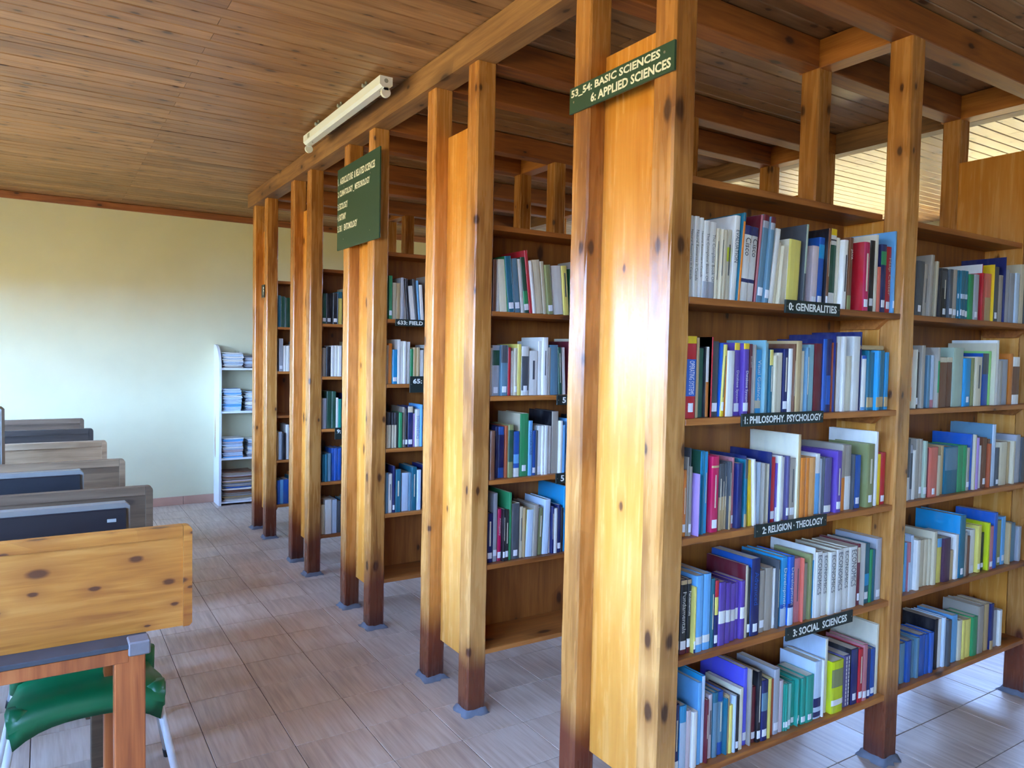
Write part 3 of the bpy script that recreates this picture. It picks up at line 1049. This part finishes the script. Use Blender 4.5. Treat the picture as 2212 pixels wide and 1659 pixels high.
def build_books():
    for block in BOOKS.split('\n#\n'):
        head, body = block.split('|', 1); u, bay, s = (int(c) for c in head.strip())
        rows = [r.strip() for r in body.strip().split('\n')]
        parsed = []
        for r in rows:
            single = not r.startswith('~'); q = r.lstrip('~').split()
            parsed.append((single, *[float(v) for v in q[:5]], q[5], q[6:]))
        cnt = {}
        for p in parsed: cnt[p[6]] = cnt.get(p[6], 0)+1
        seen = {}
        for n, (single, x0, w, h, sb, lean, col, opts) in enumerate(parsed):
            seen[col] = seen.get(col, 0)+1
            w /= 1000; h /= 1000; x = x0/1000+w/2; y = YS[u-1]+sb/1000; z = ZSH[s]+0.0005
            rnd = random.Random(u*10000+bay*5000+s*1000+n)
            d = min(0.205, max(0.12, h*rnd.uniform(0.66, 0.78))); d = min(d, 0.236-sb/1000)
            hard = rnd.random() < 0.45 and w > 0.012
            cov = col; bands = []; text = None; label = False; title = False
            for o in opts:
                if o == 'L': label = True
                elif o == 't': title = True
                elif o.startswith('b:'): _, f0, f1, c = o.split(':'); bands.append((float(f0), float(f1), c))
                elif o.startswith('x:'): _, tx, c = o.split(':'); text = (tx.replace('_', ' '), c)
                elif len(o) == 2 and o[0] == 'c': cov = o[1]
            a = math.radians(lean)
            # a leaning book pivots on its lower edge
            lift = math.sin(abs(a))*w/2
            bul = min(0.0035, w*0.16)
            V, F, mi, pb = cover_geo(w, d, h, hard, 0)
            rot = Matrix.Rotation(a, 4, 'Y'); M = Matrix.Translation((x, y, z+lift)) @ rot
            parts = []
            for f0, f1, c in bands: parts.append(('spine_band', strip(w, max(0.0004, h*f0), h*f1-0.0003, bul), 'bk_'+c))
            if label:
                wl = min(w*0.92, 0.022); z0 = h*rnd.uniform(0.05, 0.085)
                parts.append(('call_number_label', strip(wl, z0, z0+min(0.026, h*0.12), min(bul, 0.002), 0.0009), 'sticker_white'))
            if title and w > 0.005:
                lightc = sum(BC[col][0]) > 420; f0 = rnd.uniform(0.25, 0.4)
                parts.append(('title_stripe', strip(w*rnd.uniform(0.16, 0.3), h*f0, h*rnd.uniform(0.72, 0.88), 0.0002, 0.0007), 'bk_D' if lightc else 'bk_I'))
            if single:
                key = BC[col][1]
                size = 'tall' if h > 0.245 else ('short' if h < 0.18 else ''); fat = 'thick ' if w > 0.034 else ('thin ' if w < 0.012 else '')
                if cnt[col] == 1: lab = '%s %s%s book, the only %s one %s' % (size, fat, key, key, place(u, bay, s))
                else: lab = '%s %s%s book, %s %s one from left %s' % (size, fat, key, ORD[seen[col]-1], key, place(u, bay, s))
                lab = ' '.join(lab.split())
                ob = link('book', new_mesh('book', V, F, ['bk_'+col, 'bk_'+cov], mi)); ob.matrix_world = M
                tag(ob, lab, 'book', 'books %s' % place(u, bay, s))  # brown book on second bookcase's third shelf stands in for a crinkled plastic sheet
                pv, pf = multi_box([pb]); link('page_block', new_mesh('page_block', pv, pf, ['page_paper']), ob)
                for nm, (sv, sf), m in parts: link(nm, new_mesh(nm, sv, sf, [m]), ob)
                if text:
                    tx, c = text
                    hh = min(w*0.62, 0.02); LL = min(h*0.62, len(tx)*hh*0.66)
                    if tx == 'Cisco': LL = h*0.24; hh = w*0.7
                    if tx.startswith('='): hh = w*0.5; LL = h*0.95
                    zt = h*(0.83 if not bands else min(0.84, max(bands, key=lambda q: q[0])[0]-0.03 if bands[0][0] > 0.8 else 0.86))
                    if tx == 'OPERATING SYSTEMS': zt = h*0.70; LL = h*0.41
                    if tx == 'Database Systems': zt = h*0.62; LL = h*0.46
                    if tx.startswith('='): zt = h*0.98
                    if tx == 'ECONOMICS': zt = h*0.95; LL = h*0.6; hh = w*0.55
                    link('spine_title', text_mesh(tx, (-hh/2, -0.0012, zt), (0, 0, -LL), (hh, 0, 0), 0.0, 'bk_'+c), ob)
            else:
                g = [(V, F, [smat('bk_'+col) if k == 0 else smat('bk_'+cov) for k in mi])]
                pv, pf = multi_box([pb]); g.append((pv, pf, [smat('page_paper')]*6))
                for nm, (sv, sf), m in parts: g.append((sv, sf, [smat(m)]*len(sf)))
                for v, f, m in g:
                    k = len(stuffV); stuffV.extend([tuple(M @ Vector(q)) for q in v]); stuffF.extend([tuple(k+i for i in q) for q in f]); stuffM.extend(m)
    # a few volumes standing deeper in the bays of the far cases, behind the posts
    rnd = random.Random(77); keys = 'WCIGTBNgdeObMLDKnsy'
    for u, s, x, xe in ((2, 0, .52, .95), (2, 1, .51, 1.1), (2, 2, .51, .9), (2, 3, .53, 1.0), (3, 0, .34, .8), (3, 1, .34, .9), (3, 2, .33, .8), (3, 3, .33, .8),
                        (4, 0, .25, .7), (4, 1, .25, .6), (4, 2, .25, .6), (4, 3, .25, .7), (4, 4, .25, .5), (5, 0, .21, .6), (5, 1, .2, .5), (5, 3, .2, .5), (5, 4, .2, .5)):
        while x < xe:
            w = rnd.uniform(0.012, 0.034); h = rnd.uniform(0.19, 0.25); c = rnd.choice(keys)
            V, F, mi, pb = cover_geo(w, 0.165, h, True, 0); k = len(stuffV)
            off = Vector((x+w/2, YS[u-1]+0.03, ZSH[s]+0.0005))
            pv, pf = multi_box([pb])
            stuffV.extend([tuple(Vector(q)+off) for q in V]); stuffF.extend([tuple(k+i for i in q) for q in F]); stuffM.extend([smat('bk_'+c)]*len(F))
            k = len(stuffV); stuffV.extend([tuple(Vector(q)+off) for q in pv]); stuffF.extend([tuple(k+i for i in q) for q in pf]); stuffM.extend([smat('page_paper')]*6)
            x += w+0.001
    me = new_mesh('book_rows', stuffV, stuffF, SM, stuffM)
    tag(link('book_rows', me), 'mixed small books filling the farther and narrower stretches of the shelves', 'books', kind='stuff')
build_books()
# a beige book lying flat across the blue set on the PHILOSOPHY shelf
def flat_book():
    V, F, mi, pb = cover_geo(0.016, 0.19, 0.15, False, 0)
    ob = link('book', new_mesh('book', V, F, ['bk_n', 'bk_I'], mi)); ob.location = (0.962, YS[0]+0.035, ZSH[1]+0.2165+0.008); ob.rotation_euler = (0, math.radians(90), 0)
    tag(ob, 'tan book lying flat on top of the teal and blue set, PHILOSOPHY shelf', 'book')
    pv, pf = multi_box([pb]); link('page_block', new_mesh('page_block', pv, pf, ['page_paper']), ob)
flat_book()

# ------------------------------------------------------------------ signs
def shelf_sign(x0, x1, z0, z1, yfront, text, label, tx0=0.05, tx1=0.93, mat='sign_black', th=0.006, tz=(0.2, 0.8)):
    t = tag(box('shelf_sign', x0, x1, yfront-th, yfront, z0, z1, mat, None, 0.0008), label, 'sign')
    w, h = x1-x0, z1-z0
    link('lettering', text_mesh(text, (-w/2+w*tx0, -th/2-0.0006, h*tz[0]), (w*(tx1-tx0), 0, 0), (0, 0, h*(tz[1]-tz[0])), 0.03, 'sign_letter'), t)
    for x in (-w/2+0.008, w/2-0.008):
        link('nail', new_mesh('nail', *tube((x, -th/2-0.0008, h*0.5), (x, -th/2, h*0.5), 0.0022, n=8), ['nail']), t)
    return t
f0 = YS[0]+0.0035
shelf_sign(0.503, 0.786, 1.645, 1.687, f0, '0: GENERALITIES', 'small dark sign reading 0: GENERALITIES on a shelf edge')
shelf_sign(0.317, 0.717, 1.292, 1.331, f0, '1: PHILOSOPHY. PSYCHOLOGY', 'long dark sign reading 1: PHILOSOPHY. PSYCHOLOGY on a shelf edge', 0.03, 0.97)
shelf_sign(0.396, 0.756, 0.943, 0.982, f0, '2: RELIGION · THEOLOGY', 'dark sign reading 2: RELIGION THEOLOGY on a shelf edge', 0.09, 0.94)
shelf_sign(0.565, 0.927, 0.583, 0.626, f0, '3: SOCIAL  SCIENCES', 'dark sign reading 3: SOCIAL SCIENCES on a shelf edge', 0.09, 0.90)
shelf_sign(0.131, 0.40, 1.636, 1.673, YS[2]+0.0035, '633: FIELD', 'dark sign reading 633: FIELD on the third bookcase', 0.04, 0.60)
shelf_sign(0.220, 0.42, 1.275, 1.365, YS[2]+0.0035, '65:', 'dark square sign reading 65: on the third bookcase', 0.09, 0.36, tz=(0.55, 0.85))
shelf_sign(0.176, 0.36, 0.902, 0.981, YS[3]+0.0035, '9:', 'dark sign reading 9: on the fourth bookcase', 0.07, 0.22, tz=(0.5, 0.85))
shelf_sign(0.421, 0.60, 1.279, 1.322, YS[1]+0.0035, '5', 'dark sign starting with 5, upper one on the second bookcase', 0.16, 0.27)
shelf_sign(0.425, 0.60, 0.933, 0.979, YS[1]+0.0035, '5', 'dark sign starting with 5, lower one on the second bookcase', 0.14, 0.25)
def aisle_sign(y_left, y_right, z0, z1, lines, label, nails):
    """board nailed to the aisle faces of two posts; reads from +y to -y"""
    t = tag(box('aisle_sign', -0.009, -0.001, y_right, y_left, z0, z1, 'sign_green', None, 0.0008), label, 'sign')
    L = y_left-y_right; H = z1-z0
    for s, u0, u1, v0, v1 in lines:
        link('lettering', text_mesh(s, (-0.0048, L/2-u0*L, v0*H), (0, -(u1-u0)*L, 0), (0, 0, (v1-v0)*H), 0.032, 'sign_letter'), t)
    for u, v in nails:
        link('nail', new_mesh('nail', *tube((-0.0052, L/2-u*L, v*H), (-0.004, L/2-u*L, v*H), 0.004, n=8), ['nail']), t)
aisle_sign(1.972, 1.497, 2.283, 2.365, [('53_54: BASIC SCIENCES', 0.02, 0.885, 0.56, 0.90), ('6: APPLIED SCIENCES', 0.235, 0.975, 0.12, 0.47)],
           'long green board reading 53_54: BASIC SCIENCES, 6: APPLIED SCIENCES', [(0.05, 0.42), (0.92, 0.72)])
aisle_sign(4.230, 3.588, 2.08, 2.546, [('1.  AGRICULTURE  & RELATED SCIENCES', 0.015, 0.90, 0.80, 0.885), ('2. CLIMATOLOGY _ METEOROLOGY', 0.015, 0.79, 0.645, 0.73),
           ('3. ECOLOGY', 0.015, 0.27, 0.495, 0.575), ('4. BOTANY', 0.015, 0.23, 0.36, 0.44), ('5. 58.1   ENTOMOLOGY', 0.015, 0.51, 0.222, 0.302)],
           'large green notice board listing AGRICULTURE, CLIMATOLOGY, ECOLOGY, BOTANY, ENTOMOLOGY', [(0.17, 0.76), (0.80, 0.76), (0.17, 0.12), (0.80, 0.12)])
def post_plate():
    t = tag(box('post_plate', -0.008, -0.0015, YS[4]+0.05, YS[4]+0.13, 1.90, 2.0, 'sign_black', None, 0.0008), 'tiny dark plate on a post of the farthest bookcase', 'sign')
    link('lettering', text_mesh('F', (-0.0041, -0.012, 0.02), (0, -0.025, 0), (0, 0, 0.06), 0.032, 'sign_letter'), t)
post_plate()

# ------------------------------------------------------------------ batten lamp without its tube
def batten_lamp():
    x, y0, y1, zb, zt = -0.14, 3.2, 4.37, 2.700, 2.752
    t = thing('batten_lamp', 'white fluorescent batten lamp without a tube beside the long beam', 'lamp', (x, y0, zb))
    L = y1-y0
    poly = [(-0.018, 0), (0.018, 0), (0.031, 0.012), (0.031, 0.05), (-0.031, 0.05), (-0.031, 0.012)]
    link('housing', new_mesh('housing', *prism(poly, 'y', 0, L), ['lamp_white']), t)
    for yy, sgn in ((0.0, 1), (L, -1)):
        pl = [(0.036*math.cos(a)*0.62, -0.022+0.022*math.sin(a)) for a in [2*math.pi*i/20 for i in range(20)]]
        v, f = merge([prism(pl, 'y', yy+sgn*0.0, yy+sgn*0.016), prism([(-0.012, -0.012), (0.012, -0.012), (0.012, 0.002), (-0.012, 0.002)], 'y', yy, yy+sgn*0.02)])
        h = link('lamp_holder', new_mesh('lamp_holder', v, f, ['lamp_white']), t)
        link('holder_disc', new_mesh('holder_disc', *tube((0, yy-sgn*0.0006, 0.030), (0, yy, 0.030), 0.010, n=18), ['lamp_grey']), h)
    for yy in (0.2, 0.55, 0.92):
        v, f = merge([tube((-0.04, yy, 0.058), (0.02, yy, 0.058), 0.009, n=12), tube((-0.02, yy, 0.05), (-0.02, yy, 0.079), 0.006, n=10)])
        link('mounting_bracket', new_mesh('mounting_bracket', v, f, ['lamp_grey']), t)
    for yy, zz in ((0.06, 0.0015), (1.08, 0.0015)):
        link('screw', new_mesh('screw', *tube((-0.004, yy, -0.001), (-0.004, yy, 0.0005), 0.004, n=8), ['dark_mark']), t)
    link('maker_label', new_mesh('maker_label', *multi_box([(-0.0316, -0.0311, 1.05, 1.09, 0.018, 0.042)]), ['lamp_grey']), t)
batten_lamp()

# ------------------------------------------------------------------ white magazine rack against the far wall
def magazine_rack():
    y0, y1 = 7.30, 7.555; x0, x1 = -0.075, 0.98
    t = thing('magazine_rack', 'white painted open rack with rounded side standing against the far wall', 'rack', (x0, y0, 0))
    D = y1-y0; H = 1.53
    poly = [(0, 0.0), (D, 0.0), (D, H)]
    for i in range(9):
        a = math.radians(90*i/8); poly.append((D*0.86-math.sin(a)*D*0.86, H-0.23+0.23*math.cos(a)))
    v, f = prism(poly, 'x', 0, 0.022)
    me = new_mesh('side_panel', v, f, ['rack_white'])
    s1 = link('side_panel', me, t); link('side_panel', me, t, (x1-x0-0.022, 0, 0))
    wp = [(0.20, 0.47), (0.215, 0.44), (0.23, 0.47), (0.245, 0.62), (0.235, 0.78), (0.22, 0.86), (0.208, 0.74)]
    link('worn_patch', new_mesh('worn_patch', *prism([(a-0.03, b) for a, b in wp], 'x', -0.0006, 0.0003), ['rack_core']), s1)
    for z in (0.02, 0.435, 0.88, 1.29):
        link('shelf', box_mesh('rack_shelf', x1-x0-0.046, D-0.01, 0.02, 'rack_white', 0.001), t, ((x1-x0)/2, D/2+0.004, z))
    # magazines: each stack a thing with its single issues as parts
    stacks = [(-0.045, 0.145, 1.31, 0.145, 'pale stack of papers at the left end of the rack top shelf', 'Wwe'), (0.155, 0.34, 1.31, 0.115, 'shorter grey stack next to the pale one on the rack top shelf', 'GwD'),
              (-0.043, 0.135, 0.90, 0.20, 'pale blue stack of magazines on the rack second shelf, left one', 'wwLW'), (0.165, 0.36, 0.90, 0.18, 'stack of magazines on the rack second shelf, right one', 'wWG'),
              (-0.040, 0.150, 0.455, 0.175, 'stack of blue and white magazines on the rack third shelf, left one', 'wLWq'), (0.19, 0.37, 0.455, 0.16, 'stack of magazines on the rack third shelf behind a post', 'GWw'),
              (-0.045, 0.235, 0.04, 0.27, 'untidy pile of brown and blue papers on the rack bottom shelf', 'eqbWBGen')]
    for n, (a, b, z, h, lab, cols) in enumerate(stacks):
        rnd = random.Random(40+n)
        st = thing('magazine_stack', lab, 'magazines', ((a+b)/2, y0+0.12, z+0.0006), 'magazine stacks on the white rack')
        zz = 0.0
        while zz < h:
            th = rnd.uniform(0.009, 0.017); w = (b-a)*rnd.uniform(0.90, 1.0); d = rnd.uniform(0.19, 0.215)
            V, F = [], []
            m = 6; sag = rnd.uniform(0.0, 0.006)
            for i in range(m+1):
                xx = -w/2+w*i/m; dz = sag*((2*i/m-1)**2)
                e = 0.5 if i in (0,) else 1.0
                for yy in (-d/2, d/2):
                    V.append((xx, yy, zz+dz+th*(1-e)/2)); V.append((xx, yy, zz+dz+th*0.86-th*(1-e)/2))
            for i in range(m):
                k = i*4
                F += [(k+1, k+5, k+7, k+3), (k, k+2, k+6, k+4), (k, k+4, k+5, k+1), (k+2, k+3, k+7, k+6)]
            F += [(0, 1, 3, 2), (m*4, m*4+2, m*4+3, m*4+1)]
            link('magazine', new_mesh('magazine', V, F, ['bk_'+rnd.choice(cols)]), st, (rnd.uniform(-0.006, 0.006), rnd.uniform(-0.004, 0.010), 0), (0, 0, rnd.uniform(-0.05, 0.05)))
            zz += th*0.98
magazine_rack()

# ------------------------------------------------------------------ computer desks
DESKS = [(-1.107, 2.290, 'desk_pine', 'orange knotty pine desk with raised front board, frontmost of the row'),
         (-1.130, 3.000, 'desk_brown', 'brown desk with raised front board, second in the row'),
         (-1.157, 3.770, 'desk_mid', 'mid brown desk with raised front board, third in the row'),
         (-1.181, 4.545, 'desk_tan', 'pale scuffed desk with raised front board, fourth in the row'),
         (-1.211, 5.232, 'desk_dark', 'very dark desk with raised front board, fifth in the row'),
         (-1.231, 5.977, 'desk_brown', 'brown desk with raised front board, farthest in the row by the wall')]
def rounded_board(L, H, T, r):
    poly = [(-L, 0.0), (0.0-0.008, 0.0), (0.0, 0.008)]
    for i in range(7):
        a = math.radians(90*i/6); poly.append((-r+r*math.cos(a), H-r+r*math.sin(a)))
    poly += [(-L, H)]
    return prism(poly, 'y', 0, T)
def desk(xr, y, mat, label):
    L = 1.56; zt = 0.69; H = 0.29
    t = thing('computer_desk', label, 'desk', (xr, y, 0), 'computer desks in a row')
    b = link('front_board', new_mesh('front_board', *rounded_board(L, H, 0.02, 0.02), [mat]), t, (0, 0, zt))
    # raised edging along the top and the aisle end
    link('edge_trim', new_mesh('edge_trim', *multi_box([(-L, -0.021, -0.009, 0.028, H-0.027, H+0.004)]), [mat]), b)
    v, f = rounded_board(0.024, H+0.004, 0.036, 0.016)
    link('edge_trim', new_mesh('edge_trim', [(q[0]+0.004, q[1]-0.009, q[2]) for q in v], f, [mat]), b)
    leg = 'desk_leg_pine' if mat == 'desk_pine' else mat
    box('tabletop', -L+0.02, -0.116, -0.078, 0.42, zt-0.014, zt-0.0005, 'desk_grey', t, 0.002)
    box('front_rail', -L+0.1, -0.166, -0.073, -0.045, zt-0.052, zt-0.0145, leg, t, 0.002)
    box('back_rail', -L+0.1, -0.166, 0.36, 0.388, zt-0.07, zt-0.0145, leg, t, 0.002)
    for lx in (-0.125, -L+0.06):
        for ly in (-0.072, 0.34): box('leg', lx-0.076, lx, ly, ly+0.06, 0.0, zt-0.0145, leg, t, 0.003)
    if mat == 'desk_pine': box('corner_patch', -0.168, -0.113, -0.081, -0.02, zt-0.035, zt+0.004, 'tape_grey', t, 0.004)
for d in DESKS: desk(*d)

# ------------------------------------------------------------------ monitors on the desks, seen from behind
def monitor(x, y, zt, w, h, rotz, label, slot=True, tilt=0.0):
    t = thing('computer_monitor', label, 'monitor', (x, y, 0.69), 'computer monitors on the desks', rotz)
    zb = zt-0.69-h
    r = math.radians(tilt)
    v, f = prism([(-w/2, 0), (w/2, 0), (w/2, h-0.012), (w/2-0.012, h), (-w/2+0.012, h), (-w/2, h-0.012)], 'y', 0.012, 0.052)
    link('screen_frame', new_mesh('screen_frame', v, f, ['monitor_silver']), t, (0, 0, zb), (r, 0, 0))
    bk = link('back_cover', new_mesh('back_cover', *cbox(w-0.02, 0.014, h-0.022, 0.003), ['monitor_black']), t, (0, 0.007, zb+0.006), (r, 0, 0))
    if slot: link('maker_badge', new_mesh('maker_badge', *multi_box([(w/2-0.065, w/2-0.04, -0.0085, -0.0068, h-0.062, h-0.052)]), ['lamp_grey']), bk)
    link('screen', new_mesh('screen', *multi_box([(-w/2+0.015, w/2-0.015, 0.0521, 0.0528, 0.015, h-0.018)]), ['rubber_black']), t, (0, 0, zb), (r, 0, 0))
    if zb > 0.02:
        v, f = merge([tube((0, 0.03, 0.006), (0, 0.03, zb+0.06), 0.02, n=12), multi_box([(-0.11, 0.11, -0.05, 0.12, 0, 0.012)])])
        link('stand', new_mesh('stand', v, f, ['monitor_black']), t)
monitor(-1.445, 2.60, 1.003, 0.42, 0.285, 0.0, 'black monitor with silver frame on the frontmost pine desk')
monitor(-1.545, 3.30, 1.012, 0.42, 0.285, 0.0, 'black monitor with silver frame on the brown second desk', slot=False)
monitor(-1.80, 3.97, 1.22, 0.36, 0.40, -0.25, 'tall monitor at the left edge on the mid brown third desk', slot=False)

# ------------------------------------------------------------------ green shell chairs with white tube legs
def chair(x, y, label, rotz=0.0):
    t = thing('shell_chair', label, 'chair', (x, y, 0), 'green shell chairs at the desks', rotz)
    prof = [(0.000, 0.375), (-0.004, 0.405), (0.006, 0.432), (0.05, 0.447), (0.14, 0.446), (0.26, 0.436), (0.36, 0.434), (0.415, 0.455), (0.445, 0.50), (0.462, 0.55), (0.478, 0.61), (0.488, 0.66), (0.492, 0.675)]
    prof = [(a*0.82, b) for a, b in prof]
    hw = [0.196, 0.205, 0.212, 0.216, 0.210, 0.196, 0.186, 0.182, 0.188, 0.20, 0.206, 0.196, 0.17]
    n = 12; th = 0.006; V = []
    for layer in (0, 1):
        for k, (py, pz) in enumerate(prof):
            for i in range(n+1):
                s = 2*i/n-1; seat = 1.0 if k < 7 else max(0.0, 1-(k-6)/3)
                dz = -0.034*abs(s)**3.2*seat; dy = -0.045*abs(s)**2.2*(1-seat)
                arch = -0.022*abs(s)**2.5 if k == 0 else 0.0
                dx = 0.0
                V.append((s*hw[k]+dx, py+dy+(0.0 if layer == 0 else (th if k >= 7 else 0.0)), pz+dz+arch-(0.0 if layer == 0 or k >= 7 else th)))
    m = len(prof); N = (n+1)*m; F = []
    for k in range(m-1):
        for i in range(n):
            a = k*(n+1)+i; F.append((a, a+1, a+n+2, a+n+1)); F.append((N+a, N+a+n+1, N+a+n+2, N+a+1))
    for k in range(m-1):
        a = k*(n+1); F.append((a, a+n+1, N+a+n+1, N+a)); a += n; F.append((a, N+a, N+a+n+1, a+n+1))
    for i in range(n):
        F.append((i, N+i, N+i+1, i+1)); a = (m-1)*(n+1)+i; F.append((a, a+1, N+a+1, N+a))
    me = new_mesh('seat_shell', V, F, ['chair_green'], smooth=True)
    bm = bmesh.new(); bm.from_mesh(me); bmesh.ops.recalc_face_normals(bm, faces=bm.faces[:]); bm.to_mesh(me); bm.free()
    sh = link('seat_shell', me, t)
    for sx in (-1, 1):
        for fy, fz, oy in ((0.022, 0.352, -0.035), (0.30, 0.37, 0.06)):
            top = Vector((sx*0.196, fy, fz)); bot = Vector((sx*0.262, fy+oy, 0.012))
            d = (top-bot).normalized()
            link('leg_socket', new_mesh('leg_socket', *tube(top+d*0.075, top-d*0.006, 0.03, 0.0155, 14), ['chair_green'], smooth=True), sh)
            lg = link('leg', new_mesh('leg', *tube(top+d*0.02, bot, 0.0115, None, 14), ['chair_tube'], smooth=True), t)
            link('foot_cap', new_mesh('foot_cap', *tube(bot+d*0.022, bot-d*0.008, 0.0138, None, 12), ['rubber_black'], smooth=True), lg)
chair(-1.352, 2.535, 'green plastic shell chair with white tube legs under the pine desk')
chair(-1.330, 3.245, 'green shell chair mostly hidden behind the brown second desk')
chair(-1.37, 4.79, 'green shell chair mostly hidden behind the pale fourth desk')
